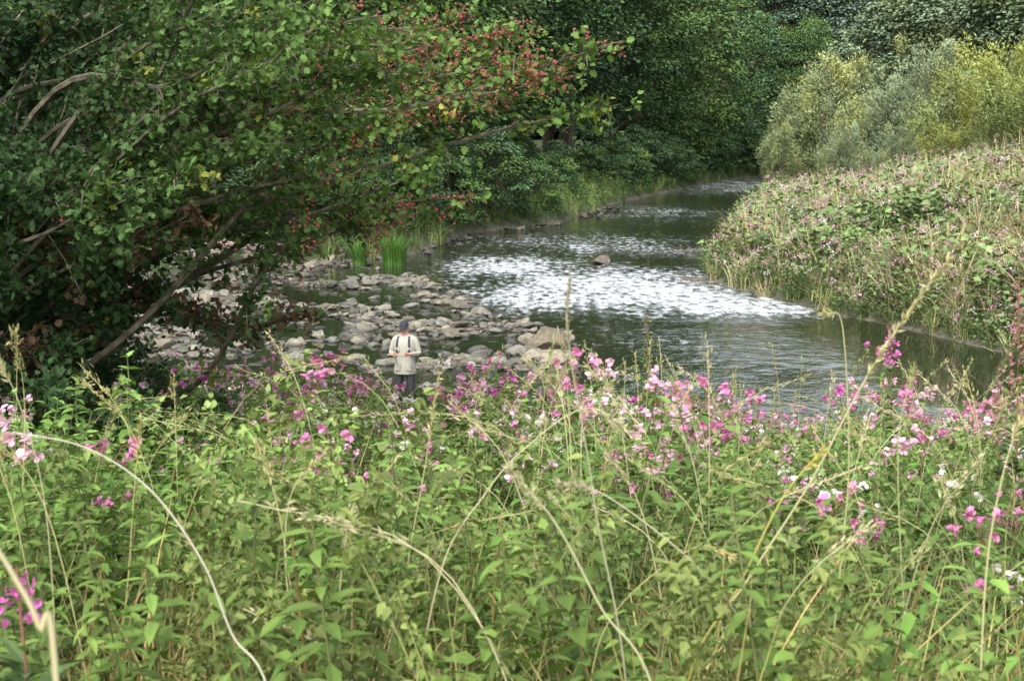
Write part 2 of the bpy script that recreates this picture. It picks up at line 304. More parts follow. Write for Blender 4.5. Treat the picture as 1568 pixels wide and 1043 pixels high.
TM={
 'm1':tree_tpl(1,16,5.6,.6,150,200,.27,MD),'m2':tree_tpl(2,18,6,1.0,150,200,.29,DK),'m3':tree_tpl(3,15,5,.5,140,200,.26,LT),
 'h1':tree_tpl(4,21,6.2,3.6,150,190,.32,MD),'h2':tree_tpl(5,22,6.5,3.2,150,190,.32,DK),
 'f1':tree_tpl(6,25,8,1,150,170,.5,FAR_HAZE),'f2':tree_tpl(7,23,7,1,150,170,.48,FAR_HAZE2),
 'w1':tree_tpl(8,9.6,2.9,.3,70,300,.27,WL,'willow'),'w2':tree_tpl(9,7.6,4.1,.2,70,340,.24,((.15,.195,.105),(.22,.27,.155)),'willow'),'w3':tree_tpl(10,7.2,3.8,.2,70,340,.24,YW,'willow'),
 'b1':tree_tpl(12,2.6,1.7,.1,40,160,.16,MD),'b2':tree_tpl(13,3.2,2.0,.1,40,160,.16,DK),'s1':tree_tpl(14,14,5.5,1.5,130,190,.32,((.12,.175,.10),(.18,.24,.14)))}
def put(name,key,u,D,s=1.,hz=1.):
    x=(u-784)/2343*D; z=H1(x,D)
    o=bpy.data.objects.new(name,TM[key]); sc.collection.objects.link(o); o.location=(x,D,max(z,0)-.1); o.scale=(s,s,s*hz*rng.uniform(.94,1.08)); o.rotation_euler=(0,0,rng.uniform(0,6.28))
for u,D,k,s in [(430,66,'m3',.95),(330,62,'m1',1),(200,64,'m2',1),(60,60,'m1',1),(-80,62,'m2',1),(520,76,'m3',1.05),(600,84,'m1',1),(665,90,'m3',1.1),(470,90,'m2',1.1),(740,103,'h2',1),(800,112,'h1',1),(700,112,'h2',1.1),(870,124,'h2',1.05),(930,133,'h1',1),(975,142,'m1',1.15),(1015,150,'m3',1.2),(1050,164,'m1',1.1),(1095,180,'m2',1.1),(840,140,'h2',1.2),(950,154,'h1',1.3),(1150,196,'m1',.8),(1195,200,'m3',.8),(1235,196,'m1',.85)]:
    put('sycamore_tree',k,u,D,s,1.22)
for u,D,k,s in [(1258,101,'w1',1.05),(1232,112,'w1',.9),(1335,98,'w2',.95),(1405,93,'w2',1.0),(1480,92,'w3',1.0),(1560,84,'w3',1.0),(1650,78,'w3',1.1),(1430,110,'w2',1.25),(1310,114,'w1',1.0),(1530,106,'w3',1.3),(1196,108,'w1',.55),(1290,90,'w2',.5),(1215,120,'w2',.7),(1370,86,'w2',.45),(1450,84,'w3',.5)]:
    put('willow_bush',k,u,D,s)
for u,D,k,s in [(1370,145,'s1',1.1),(1460,140,'s1',1.25),(1550,132,'s1',1.3),(1650,128,'s1',1.3),(1290,172,'s1',1.0)]: put('ash_tree',k,u,D,s)
fw=bpy.data.objects.new('distant_woodland',None); sc.collection.objects.link(fw)
nn=0
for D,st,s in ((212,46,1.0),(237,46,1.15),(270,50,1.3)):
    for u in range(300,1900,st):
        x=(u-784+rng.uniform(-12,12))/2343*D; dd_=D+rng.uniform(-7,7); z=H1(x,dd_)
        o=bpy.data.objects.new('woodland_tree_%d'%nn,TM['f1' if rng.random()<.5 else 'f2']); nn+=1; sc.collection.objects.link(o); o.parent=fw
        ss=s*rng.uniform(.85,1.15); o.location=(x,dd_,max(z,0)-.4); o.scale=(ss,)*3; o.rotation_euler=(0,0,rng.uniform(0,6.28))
for u in range(-150,800,70):
    x=(u-784)/2343*118; z=H1(x,118); o=bpy.data.objects.new('woodland_tree_%d'%nn,TM['h2']); nn+=1; sc.collection.objects.link(o); o.parent=fw; o.location=(x,118+rng.uniform(-5,5),z); o.rotation_euler=(0,0,rng.uniform(0,6)); o.scale=(1.15,)*3
for a_,b_ in zip(L[0:12],L[1:13]):
    a_=np.array(a_,float);b_=np.array(b_,float); ln=np.linalg.norm(b_-a_); nv=np.array([(b_-a_)[1],-(b_-a_)[0]])/ln
    for t in np.arange(0,1,2.4/ln):
        q=a_+(b_-a_)*t; off=rng.uniform(1.3,4.)
        if 80<q[1]<112 and rng.random()<.7: off+=5
        q=q+nv*off; u=784+q[0]/q[1]*2343
        put('riverside_shrub','b1' if rng.random()<.5 else 'b2',u,q[1],rng.uniform(.6,1.2)*(1.4 if q[1]>150 else 1))
# ================================================================== MEADOW BANKS
def tuft(seed,nb,nl,h,cb,cl,w=.012):
    r=np.random.default_rng(seed); b=B()
    for j in range(4):
        k=nb//4; a=r.uniform(0,6.28,k); b.scatter(bladetpl((.2,.4,.7,1.0)[j],w,3),np.stack([r.normal(0,.12,k),r.normal(0,.12,k),0*a],-1),rotz(a),h*r.uniform(.5,1.15,k),np.array(cb)*r.uniform(.7,1.3,k)[:,None],0)
    P=np.stack([r.normal(0,.18,nl),r.normal(0,.18,nl),r.uniform(.1,.95,nl)*h],-1); a=r.uniform(0,6.28,nl)
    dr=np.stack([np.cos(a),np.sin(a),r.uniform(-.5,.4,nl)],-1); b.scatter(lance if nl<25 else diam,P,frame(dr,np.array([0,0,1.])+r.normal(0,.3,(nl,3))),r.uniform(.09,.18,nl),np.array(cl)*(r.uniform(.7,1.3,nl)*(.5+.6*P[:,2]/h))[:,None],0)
    return b.tpl()
GR=(.18,.22,.08); ST=(.44,.40,.22); LF=(.12,.18,.065)
tg=[tuft(1,16,30,1.0,GR,LF),tuft(2,8,42,.95,GR,LF),tuft(3,30,8,1.2,ST,LF),tuft(4,28,10,1.1,(.33,.32,.15),LF)]
def fl_cluster(n_,seed,rad=.06):
    r=np.random.default_rng(seed); b=B(); P=nrm(r.normal(size=(n_,3)))*rad*r.uniform(.3,1,(n_,1)); b.scatter(petal,P,frame(r.normal(size=(n_,3)),r.normal(size=(n_,3))),r.uniform(.6,1.1,n_)*.05,None); return b.tpl()
fc=[fl_cluster(11,1,.10)]
mb=B()
M=46000
y=30+rng.random(M)**1.5*135; x=rng.uniform(5,60,M); x=np.where(rng.random(M)<.6,5+rng.random(M)*30,x)
b_,ins_=river(x,y); kp=(~ins_)&(b_['R']<b_['N'])&(b_['R']<b_['L'])&(b_['R']>.02)&(b_['R']<38)&(x<y*.40+4)
x=x[kp];y=y[kp];dR=b_['R'][kp]; z=height(x,y); n_=len(x)
straw=np.clip(.10+.9*np.clip(dR/4,.1,1)*(.5+.6*snoise(x,y,3.2)),0,1)
kk=np.where(rng.random(n_)<straw,rng.integers(2,4,n_),rng.integers(0,2,n_))
pt=1+.3*snoise(x,y,1.7,6); hs2=np.clip(.72+dR*.25,0,1.1)*(1+.38*snoise(x,y,1.3,9))*rng.uniform(.65,1.45,n_)
for j in range(4):
    q=kk==j; c=q.sum(); a=rng.uniform(0,6.28,c)
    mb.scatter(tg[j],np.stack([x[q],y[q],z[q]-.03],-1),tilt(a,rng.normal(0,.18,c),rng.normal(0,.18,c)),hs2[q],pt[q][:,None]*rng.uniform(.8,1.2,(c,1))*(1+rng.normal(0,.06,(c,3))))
q=rng.random(n_)<.85*np.clip(.15+.85*(.5+.7*snoise(x,y,2.6,3)),0,1); c=q.sum()
pk=np.array([(.66,.34,.5),(.72,.48,.61),(.6,.27,.46),(.74,.64,.68)])[rng.integers(0,4,c)]
mb.scatter(fc[0],np.stack([x[q],y[q],z[q]+np.maximum(hs2[q]*rng.uniform(.85,1.15,c),.5)],-1),rotz(rng.uniform(0,6,c)),rng.uniform(.5,1.5,c),pk,1)
mb.obj('meadow_wildflower_grass',[FLEAF,PETAL])
lb=B(); M=20000
y=52+rng.random(M)*118; x=rng.uniform(-25,30,M); b_,ins_=river(x,y); kp=(~ins_)&(b_['L']<b_['R'])&(b_['L']<9)&(b_['L']>.02); x=x[kp];y=y[kp]; z=height(x,y); n_=len(x); kk=rng.integers(0,4,n_)
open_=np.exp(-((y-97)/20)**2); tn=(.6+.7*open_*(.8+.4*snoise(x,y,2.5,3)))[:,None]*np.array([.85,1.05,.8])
for j in range(4):
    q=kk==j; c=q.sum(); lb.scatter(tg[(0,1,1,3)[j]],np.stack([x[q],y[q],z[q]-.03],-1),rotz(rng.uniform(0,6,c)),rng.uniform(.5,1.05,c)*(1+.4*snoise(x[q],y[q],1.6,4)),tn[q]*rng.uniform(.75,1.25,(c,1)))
lb.obj('riverbank_grass',[FLEAF])
def rush(x,y,n_,h,rad):
    b=B()
    for j in range(3):
        k=n_//3; a=rng.uniform(0,6.28,k); rr=rad*np.sqrt(rng.random(k)); a2=rng.uniform(0,6.28,k)
        b.scatter(bladetpl((.1,.25,.5)[j],.013,4),np.stack([rr*np.cos(a2),rr*np.sin(a2),0*a],-1),rotz(a2-1.57+rng.normal(0,.5,k)),h*rng.uniform(.5,1.1,k),np.array([.10,.21,.045])*rng.uniform(.5,1.4,k)[:,None])
    o=b.obj('rush_clump',[LEAF]); o.location=(x,y,-.05)
rush(-5.7,57.0,420,1.15,.25); rush(-4.4,57.2,600,1.3,.42); rush(-6.6,41.2,60,.7,.12)
# ================================================================== HAWTHORN
hb=B(); hl=[];hd=[];hc=[];hs=[];tw_end=[]
root=np.array([-3.9,8.8,1.9])
trunk=catmull([root-[0,0,.4],root+[.1,0,.8],root+[.35,-.1,1.7],root+[.6,-.1,2.7],root+[.9,-.2,4.2]],5)
tube(hb,trunk,np.linspace(.11,.03,len(trunk)),9,(.1,.1,.1),1)
targets=[(930,70,7.4,1),(890,115,7.6,1),(950,160,7.6,0),(725,300,7.2,1),(640,15,7.4,2),(690,250,7.6,0),(760,100,8.2,1),(560,60,6.6,0),(485,478,7.6,3),(350,620,7.6,0),(290,640,8.0,0),(380,520,8.0,3),(540,310,7.8,2),(470,345,7.2,2),(600,180,6.8,2),(330,20,6.4,0),(720,20,8.6,1),(800,50,8.2,1),(810,90,8,1),(640,325,8.0,1),(430,220,6.5,0),(690,65,7.6,1),(560,255,7.1,0),(480,0,6.2,0),(420,90,6.2,0),(640,110,7,0),(560,130,7,0),(450,300,7.5,0),(500,200,7.5,0),(620,60,6.8,2)]
NE=len(targets)
for k in range(175):
    v=rng.uniform(-130,640); um=np.interp(v,[-130,0,100,200,300,380,480,560,640],[620,530,440,370,330,270,245,235,270])
    u=-260+(um+260)*rng.random()**.8; targets.append((u,v,rng.uniform(6.3,10.5),0 if rng.random()<.95 or v<330 else 3))
for ti_,(u,v,D,kind) in enumerate(targets):
    explicit=ti_<NE
    e=W(u,v,D); t0=np.clip((e[2]-root[2]-.6)/4.6,.08,.85)*rng.uniform(.55,1); s0=trunk[int(t0*(len(trunk)-1))]
    ln=np.linalg.norm(e-s0); md=(s0*.5+e*.5)+np.array([0,0,.10*ln])+rng.normal(0,.06*ln,3); m2=s0*.22+e*.78+np.array([0,0,.07*ln])+rng.normal(0,.03*ln,3)
    c=catmull([s0,md,m2,e],8); r0=(.007+.0045*ln) if explicit else (.006+.0035*ln)
    tube(hb,c,np.linspace(r0,.0025,len(c)),5,(.12,.11,.07),1)
    nt_=int(ln*10)+6
    for j in range(nt_):
        f=rng.uniform(.35,1)**.8 if j else 1.; i0=int(f*(len(c)-1)); s1=c[i0]; tg_=nrm(c[min(i0+1,len(c)-1)]-c[max(i0-1,0)])
        l1=rng.uniform(.12,.42)*(1.15-.6*f)*(.65 if explicit else 1); dr=nrm(tg_*1.0+rng.normal(0,.6,3)+np.array([0,0,.12]))
        e1=s1+dr*l1+np.array([0,0,-.1*l1]); tw=np.array([s1,(s1+e1)/2+rng.normal(0,.02,3)+np.array([0,0,.02]),e1])
        tube(hb,tw,np.array([.0035,.0025,.0012]),3,(.13,.1,.06),1)
        nl=int(rng.uniform(9,20)*(.65 if explicit else 1.2)); tt=rng.random(nl)**.7; P=s1+(e1-s1)*tt[:,None]+rng.normal(0,.022,(nl,3))
        ld=nrm(dr*.5+rng.normal(0,.7,(nl,3))+np.array([0,0,-.15])); hl.append(P); hd.append(ld)
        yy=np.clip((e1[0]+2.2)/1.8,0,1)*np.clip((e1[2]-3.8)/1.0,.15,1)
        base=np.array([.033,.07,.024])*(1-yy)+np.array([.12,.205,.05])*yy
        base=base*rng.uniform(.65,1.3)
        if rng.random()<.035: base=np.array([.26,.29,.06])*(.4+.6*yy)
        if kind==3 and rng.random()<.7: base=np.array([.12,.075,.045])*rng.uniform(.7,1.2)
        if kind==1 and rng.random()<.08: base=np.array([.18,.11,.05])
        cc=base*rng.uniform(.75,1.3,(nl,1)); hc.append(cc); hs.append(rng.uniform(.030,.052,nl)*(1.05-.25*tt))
        pb_=(.6 if v<200 else .38) if kind==1 else (.22 if kind==2 else 0)
        if rng.random()<pb_*(1 if f>.62 else .08) or (rng.random()<.003): tw_end.append(e1)
P=np.concatenate(hl); Dv=np.concatenate(hd); C=np.concatenate(hc); S=np.concatenate(hs)
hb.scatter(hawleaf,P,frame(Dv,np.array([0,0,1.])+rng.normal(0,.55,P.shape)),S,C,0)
bm=bmesh.new(); bmesh.ops.create_icosphere(bm,subdivisions=1,radius=1); iv=np.array([q.co[:] for q in bm.verts]); it=np.array([[q.index for q in f.verts] for f in bm.faces]); bm.free()
ico=(iv,it,np.ones((len(iv),3)),np.zeros(len(it),int))
te=np.array(tw_end); BP=np.repeat(te,8,0)+rng.normal(0,.032,(len(te)*8,3))-np.array([0,0,.02]); nb=len(BP)
hb.scatter(ico,BP,rotz(rng.uniform(0,6,nb)),rng.uniform(.0065,.0095,nb),np.array([.27,.06,.05])*rng.uniform(.6,1.3,(nb,1)),2)
hb.obj('hawthorn_tree',[LEAF,BARK,BERRY])
# ================================================================== FOREGROUND HERBS
def stemcurve(r,h,lean=.12):
    d=r.normal(0,lean,2)*h; return catmull([[0,0,-.1],[d[0]*.1,d[1]*.1,h*.35],[d[0]*.45,d[1]*.45,h*.7],[d[0],d[1],h]],4)
def atc(c,t):
    f=np.clip(t,0,1)*(len(c)-1); i=np.minimum(f.astype(int),len(c)-2); w=(f-i)[:,None]; return c[i]*(1-w)+c[i+1]*w
def nettle(seed,h=1.15,big=1.):
    r=np.random.default_rng(seed); b=B(); c=stemcurve(r,h); tube(b,c,np.linspace(.004,.0018,len(c)),4,(.12,.15,.06),1)
    nodes=int(h/.05); t=np.repeat(np.linspace(.25,1,nodes),2); a=np.tile([0,np.pi],nodes)+np.repeat(np.arange(nodes)*1.57+r.normal(0,.3,nodes),2); P=atc(c,t)
    sz=.10*big*np.clip(1.2-t*.7,.35,1)*r.uniform(.75,1.2,len(t)); dr=np.stack([np.cos(a),np.sin(a),.45*t-.35+r.normal(0,.25,len(t))],-1)
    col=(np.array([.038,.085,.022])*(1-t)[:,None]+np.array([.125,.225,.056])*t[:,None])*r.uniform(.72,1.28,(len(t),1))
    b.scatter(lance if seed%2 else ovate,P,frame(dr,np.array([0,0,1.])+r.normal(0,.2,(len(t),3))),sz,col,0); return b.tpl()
def fluffy(seed,h=1.1):
    r=np.random.default_rng(seed); b=B(); c=stemcurve(r,h,.18); tube(b,c,np.linspace(.003,.0012,len(c)),3,(.14,.18,.07),1)
    for t in np.linspace(.3,1,19):
        p=atc(c,np.array([t]))[0]; a=r.uniform(0,6.28); ln=(.20*(1.15-t)+.04)*r.uniform(.6,1.2); e=p+np.array([math.cos(a)*ln,math.sin(a)*ln,ln*.55])
        k=11; tt=r.random(k)[:,None]; P=p+(e-p)*tt+r.normal(0,.008,(k,3)); dr=nrm(r.normal(0,.8,(k,3))+np.array([math.cos(a),math.sin(a),-.2]))
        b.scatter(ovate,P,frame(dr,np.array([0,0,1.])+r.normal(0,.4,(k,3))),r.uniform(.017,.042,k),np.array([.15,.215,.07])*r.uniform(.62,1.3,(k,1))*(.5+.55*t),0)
    return b.tpl()
def flowerhead(seed,col,n_=7,spread=.06,fs=.033):
    r=np.random.default_rng(seed); b=B()
    for j in range(n_):
        p=r.normal(0,1,3)*np.array([spread,spread,spread*.6]); a=r.uniform(0,6.28); f=np.array([math.cos(a),math.sin(a),-.15]); k=5
        an=np.arange(k)*2*np.pi/k+r.normal(0,.15,k); sx_=np.cross(f,[0,0,1.]); up=np.cross(sx_,f)
        dr=np.cos(an)[:,None]*sx_+np.sin(an)[:,None]*up+f*.9; cc=np.array(col)*r.uniform(.7,1.15,(k,1))
        b.scatter(petal,np.tile(p,(k,1)),frame(dr,np.tile(-f,(k,1))),fs*r.uniform(.6,1.2,k),cc,2)
        tube(b,[p-f*.02,p-f*.008,p+f*.005],np.array([.0015,.006,.007]),5,np.array(col)*.75,2)
        tube(b,[[0,0,-.06],p*.5,p-f*.018],np.array([.0015,.0012,.001]),3,(.2,.12,.06),1)
    k=8; P=r.normal(0,spread*.9,(k,3)); 
    b.scatter(ovate,P,frame(r.normal(size=(k,3)),np.tile([0,0,1.],(k,1))),r.uniform(.02,.04,k),np.array([.12,.2,.06]),0)
    return b
PK=(.70,.25,.51); PP=(.78,.50,.67); WH=(.80,.75,.78); MG=(.60,.15,.47)
def balsam(seed,col,h=1.35,nf=7,flow=True):
    r=np.random.default_rng(seed); b=B(); c=stemcurve(r,h,.08); tube(b,c,np.linspace(.006,.0022,len(c)),5,(.16,.13,.05),1)
    nodes=int(h/.08); t=np.repeat(np.linspace(.2,.95,nodes),3); a=np.tile([0,2.09,4.19],nodes)+np.repeat(np.arange(nodes)*1.05,3)+r.normal(0,.2,nodes*3); P=atc(c,t)
    dr=np.stack([np.cos(a),np.sin(a),r.normal(-.2,.3,len(t))],-1); sz=.125*np.clip(1.15-.62*t,.35,1)*r.uniform(.7,1.2,len(t))
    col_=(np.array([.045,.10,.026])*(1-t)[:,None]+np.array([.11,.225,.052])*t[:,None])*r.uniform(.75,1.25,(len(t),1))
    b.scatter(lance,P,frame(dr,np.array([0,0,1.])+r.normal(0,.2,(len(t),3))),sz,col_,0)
    if flow:
        b.scatter(flowerhead(seed+50,col,nf).tpl(),[c[-1]+np.array([0,0,.03])],np.eye(3)[None],1.)
        if nf>5: b.scatter(flowerhead(seed+70,col,4,.04).tpl(),[c[-3]+np.array([.1*r.choice([-1,1]),-.03,.04])],np.eye(3)[None],1.)
    return b.tpl()
def grassclump(seed,col,n_=44,h=.9):
    r=np.random.default_rng(seed); b=B()
    for j in range(4):
        k=n_//4; a=r.uniform(0,6.28,k); b.scatter(bladetpl((.2,.5,.9,1.2)[j],.0038,6),np.stack([r.normal(0,.09,k),r.normal(0,.09,k),0*a-.05],-1),rotz(a),h*r.uniform(.6,1.2,k),np.array(col)*r.uniform(.7,1.3,(k,1)),0)
    return b.tpl()
SP={'net':[nettle(s,.95+.07*(s%3),1.0+.35*(s%2)) for s in range(8)],'flu':[fluffy(s,.92+.07*(s%3)) for s in range(8)],
 'bal':[balsam(s,(PK,PP,WH,PK,MG,PP,PK,PP)[s],1.05,5+s%4) for s in range(8)],'baln':[balsam(s+9,PK,.95,flow=False) for s in range(4)],
 'gra':[grassclump(s,((.22,.27,.09),(.38,.34,.16),(.16,.22,.07),(.32,.31,.14))[s]) for s in range(4)]}
fb=B()
def hgt_scale(x,y):
    u=784+x/y*2343; dip=.16*np.exp(-((u-1190)/110)**2)*np.clip((y-4.5)/3,0,1)+.20*np.exp(-((u-620)/60)**4)*np.clip((y-4)/2.5,0,1); return (1-dip)*np.interp(y,[2,3.4,5,7,9,14,20],[.74,.86,.93,.95,.94,.88,.78])
M=6000
y=2.3+rng.random(M)**.9*17.5; x=(rng.random(M)*2-1)*(.37*y+.9); z=height(x,y); b_,i_=river(x,y); kp=(b_['N']>.4)&(~i_); x,y,z=x[kp],y[kp],z[kp]; n_=len(x); u=784+x/y*2343
r_=rng.random(n_); pn=np.interp(u,[0,500,900,1568],[.50,.36,.29,.24]); pf=pn+np.interp(u,[0,400,900,1568],[.16,.27,.30,.27]); pb=pf+np.interp(y,[3,4.5,6,8,14],[.0,.02,.075,.12,.12]); pbn=pb+.14
sp=np.where(r_<pn,0,np.where(r_<pf,1,np.where(r_<pb,2,np.where(r_<pbn,3,4))))
sp=np.where((sp==2)&(np.abs(u-622)<48)&(y>5.5),3,sp)
for si,nm in enumerate(('net','flu','bal','baln','gra')):
    var=rng.integers(0,len(SP[nm]),n_)
    for j in range(len(SP[nm])):
        q=(sp==si)&(var==j); c=q.sum()
        if c==0: continue
        w=rng.uniform(.75,1.14,c)*hgt_scale(x[q],y[q])*(1+.09*snoise(x[q],y[q],.8,2))
        patch=(.97+.34*snoise(x[q],y[q],.7,4))[:,None]*rng.uniform(.72,1.25,(c,1)); yl=(.5+.5*snoise(x[q],y[q],1.4,8))[:,None]
        tn=patch*(1+yl*np.array([.3,.12,.0]))
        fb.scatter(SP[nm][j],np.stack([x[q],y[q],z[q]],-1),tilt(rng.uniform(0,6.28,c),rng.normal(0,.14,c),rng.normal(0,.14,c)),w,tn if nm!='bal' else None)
fb.obj('foreground_wildflowers_and_nettles',[LEAF,STEM,PETAL])
for k,(u,v,col,nf) in enumerate([(526,550,PK,9),(548,582,PP,9),(606,615,WH,6),(560,600,PK,5),(722,598,PK,11),(765,552,PK,5),(822,580,PP,9),(330,600,PP,12),(345,575,WH,5),(1075,662,PK,10),(1130,662,MG,10),(945,715,PK,8),(1020,712,PP,11),(1180,730,WH,7),(1235,765,PP,8),(455,718,MG,7),(522,732,PK,5),(176,670,MG,5),(1365,535,MG,8),(1550,612,PP,7),(850,650,WH,6),(630,655,PP,7),(475,600,PK,7),(1000,602,MG,5),(1160,830,PP,3),(1330,760,WH,5),(240,690,PP,5),(1480,740,WH,5),(700,620,MG,7),(1255,790,PK,5),(430,665,PP,6),(800,690,WH,4),(1325,600,PP,5),(1430,645,PK,5),(790,598,MG,7),(505,585,PP,6),(745,605,PP,8),(1100,655,PP,7),(970,705,PP,7),(310,715,PK,4),(100,690,WH,6),(1345,820,PK,4),(690,600,PK,6),(1200,745,PK,6),(640,680,WH,4),(1040,715,PK,7)]):
    D=float(np.interp(v,[540,600,660,720,780,830],[10,8.4,7.2,6.0,5.1,4.6])); p=W(u,v,D); hh=p[2]-H1(p[0],p[1]); b=B(); tp=balsam(100+k,col,hh-.03,nf); b.scatter(tp,[[0,0,0]],np.eye(3)[None],1.)
    v0=tp[0]; top=v0[np.argmax(v0[:,2])]
    o=b.obj('himalayan_balsam_plant',[LEAF,STEM,PETAL]); o.location=(p[0]-top[0],p[1]-top[1],p[2]-hh)
def willowherb(u,v,D,h,col):
    p=W(u,v,D); b=B(); g0=H1(p[0],p[1]); H=p[2]-g0; c=catmull([[0,0,0],[.02,0,H*.5],[0,.01,H]],6); tube(b,c,np.linspace(.006,.002,len(c)),5,(.22,.10,.07),1)
    k=60; t=rng.uniform(.3,.85,k); a=rng.uniform(0,6.28,k); dr=np.stack([np.cos(a),np.sin(a),.5+0*a],-1); b.scatter(lance,atc(c,t),frame(dr,np.tile([0,0,1.],(k,1))),rng.uniform(.07,.12,k)*.9,np.array([.1,.16,.055])*rng.uniform(.7,1.3,(k,1)),0)
    k=int(260*h)+20; t=1-rng.random(k)**.7*h/H; a=rng.uniform(0,6.28,k); rad=.03*(1-(t-(1-h/H))/(h/H)*.6); P=atc(c,t)+np.stack([np.cos(a)*rad,np.sin(a)*rad,0*a],-1)
    b.scatter(petal,P,frame(rng.normal(size=(k,3)),rng.normal(size=(k,3))),rng.uniform(.012,.02,k),np.array(col)*rng.uniform(.7,1.2,(k,1)),2)
    o=b.obj('rosebay_willowherb',[LEAF,STEM,PETAL]); o.location=(p[0],p[1],g0)
willowherb(22,870,2.3,.09,MG); willowherb(1562,420,5.2,.42,(.42,.2,.2)); willowherb(1530,560,6,.3,(.36,.2,.18)); willowherb(1365,500,7.5,.2,MG); willowherb(990,475,9.5,.5,(.2,.24,.1))
# ================================================================== TALL GRASS STALKS
gb=B()
def stalk(pts,D,r0=.0022,col=(.34,.30,.15),head=.0,hw=.02,D2=None):
    D2=D if D2 is None else D2
    P=[W(u,v,D+(D2-D)*i/(len(pts)-1)) for i,(u,v) in enumerate(pts)]
    g=H1(P[0][0],P[0][1]); d=P[0]-P[1]; P=[np.array([P[0][0]+d[0]*.6,P[0][1]+d[1]*.6,min(g,P[0][2]-.1)])]+P
    c=catmull(P,8); tube(gb,c,np.linspace(r0,r0*.45,len(c)),5,col,1)
    if head>0:
        k=int(90*head/.2); t=1-rng.random(k)*head/np.linalg.norm(np.diff(c,axis=0),axis=1).sum(); Q=atc(c,t); tg_=nrm(c[-1]-c[-5]); dr=nrm(tg_+rng.normal(0,.45,(k,3)))
        gb.scatter(wleaf,Q,frame(dr,rng.normal(size=(k,3))),rng.uniform(.5,1.1,k)*hw,np.array(col)*np.array([1.1,1.05,1.1])*rng.uniform(.7,1.2,(k,1)),0)
stalk([(1040,1060),(1150,880),(1240,740),(1320,590),(1390,480),(1452,398)],3.0,.0026,(.40,.38,.2),.5,.024)
stalk([(1500,1060),(1512,860),(1535,730),(1562,640)],2.6,.0022,(.45,.42,.22),.12)
stalk([(420,1100),(355,970),(310,860),(230,750),(130,685),(20,662)],2.4,.0022,(.5,.48,.36),.0)
stalk([(90,1100),(60,960),(20,880),(-30,800)],1.3,.0038,(.46,.42,.24),.0)
stalk([(180,1050),(195,900),(205,760),(215,640)],3.4,.002,(.4,.36,.14),.15)
stalk([(600,1050),(625,860),(650,720),(672,570)],3.6,.0022,(.38,.37,.18),.22)
stalk([(960,1060),(915,800),(900,700),(870,520),(872,430)],2.6,.002,(.33,.32,.2),.35,.014)
stalk([(1010,1100),(920,930),(850,800),(780,720)],2.3,.0024,(.42,.42,.24),.22)
stalk([(640,1060),(680,860),(740,760),(800,690),(900,625),(985,680)],3.2,.0022,(.42,.4,.24),.25)
stalk([(1050,1060),(1130,900),(1200,760),(1260,690)],2.8,.0028,(.36,.34,.09),.14)
stalk([(1270,1050),(1290,840),(1300,700),(1290,500),(1265,480)],3.2,.0022,(.38,.38,.18),.14)
stalk([(90,1070),(70,780),(30,620),(-10,540)],3.0,.0018,(.38,.36,.2),.2)
stalk([(1390,1060),(1375,700),(1400,560)],3.4,.002,(.34,.36,.16),.15)
stalk([(900,1080),(940,940),(1060,840),(1120,850)],3.0,.002,(.4,.36,.15),.15)
stalk([(1180,1080),(1140,960),(1060,860),(930,760),(860,740)],2.7,.0022,(.42,.4,.26),.2)
stalk([(480,1080),(440,900),(445,760),(500,690)],3.0,.0018,(.4,.4,.2),.2)
for k in range(190):
    D=rng.uniform(2.6,9); u=rng.uniform(-20,1600) if k%3==0 else rng.uniform(500,1600); h=rng.uniform(1.0,1.38)*np.interp(D,[2.5,5],[.8,1]); x0=(u-784)/2343*D; g=H1(x0,D); ln=rng.normal(0,.2); 
    ut=784+(x0+ln*1.9)/D*2343
    if abs(ut-620)<60 or abs(u-620)<45: h*=.78
    c=catmull([[x0,D,g],[x0+ln*.2,D,g+h*.4],[x0+ln*.9,D+rng.normal(0,.05),g+h*.8],[x0+ln*1.9,D,g+h*(1-.3*abs(ln))]],5); col=np.array([(.38,.35,.16),(.33,.35,.15),(.45,.41,.24)][k%3]); tube(gb,c,np.linspace(.0018,.0009,len(c)),3,col,1)
    kk=44; t=1-rng.random(kk)*.22; Q=atc(c,t)+rng.normal(0,.006,(kk,3)); tg_=nrm(c[-1]-c[-4]); gb.scatter(wleaf,Q,frame(nrm(tg_+rng.normal(0,.4,(kk,3))),rng.normal(size=(kk,3))),rng.uniform(.012,.026,kk),col*rng.uniform(.7,1.1,(kk,1)),0)
gb.obj('tall_seeding_grass',[LEAF,STEM])
db=B()
for k in range(9):
    s0=np.array([-12.2+rng.normal(0,.5),55+rng.normal(0,.5),.5]); e=s0+np.array([rng.uniform(1.5,3.8),rng.normal(0,.6),rng.uniform(-.1,.7)]); md=(s0+e)/2+rng.normal(0,.25,3); c=catmull([s0,md,e],6); tube(db,c,np.linspace(.07,.015,len(c)),6,(.3,.3,.3),0)
    for q in range(3): j=rng.integers(4,len(c)-1); e2=c[j]+rng.normal(0,.4,3); tube(db,[c[j],(c[j]+e2)/2+rng.normal(0,.05,3),e2],np.array([.025,.018,.006]),5,(.3,.3,.3),0)
db.obj('fallen_branches',[barkmat('driftwood',(.2,.17,.14),(.45,.4,.33),9)])
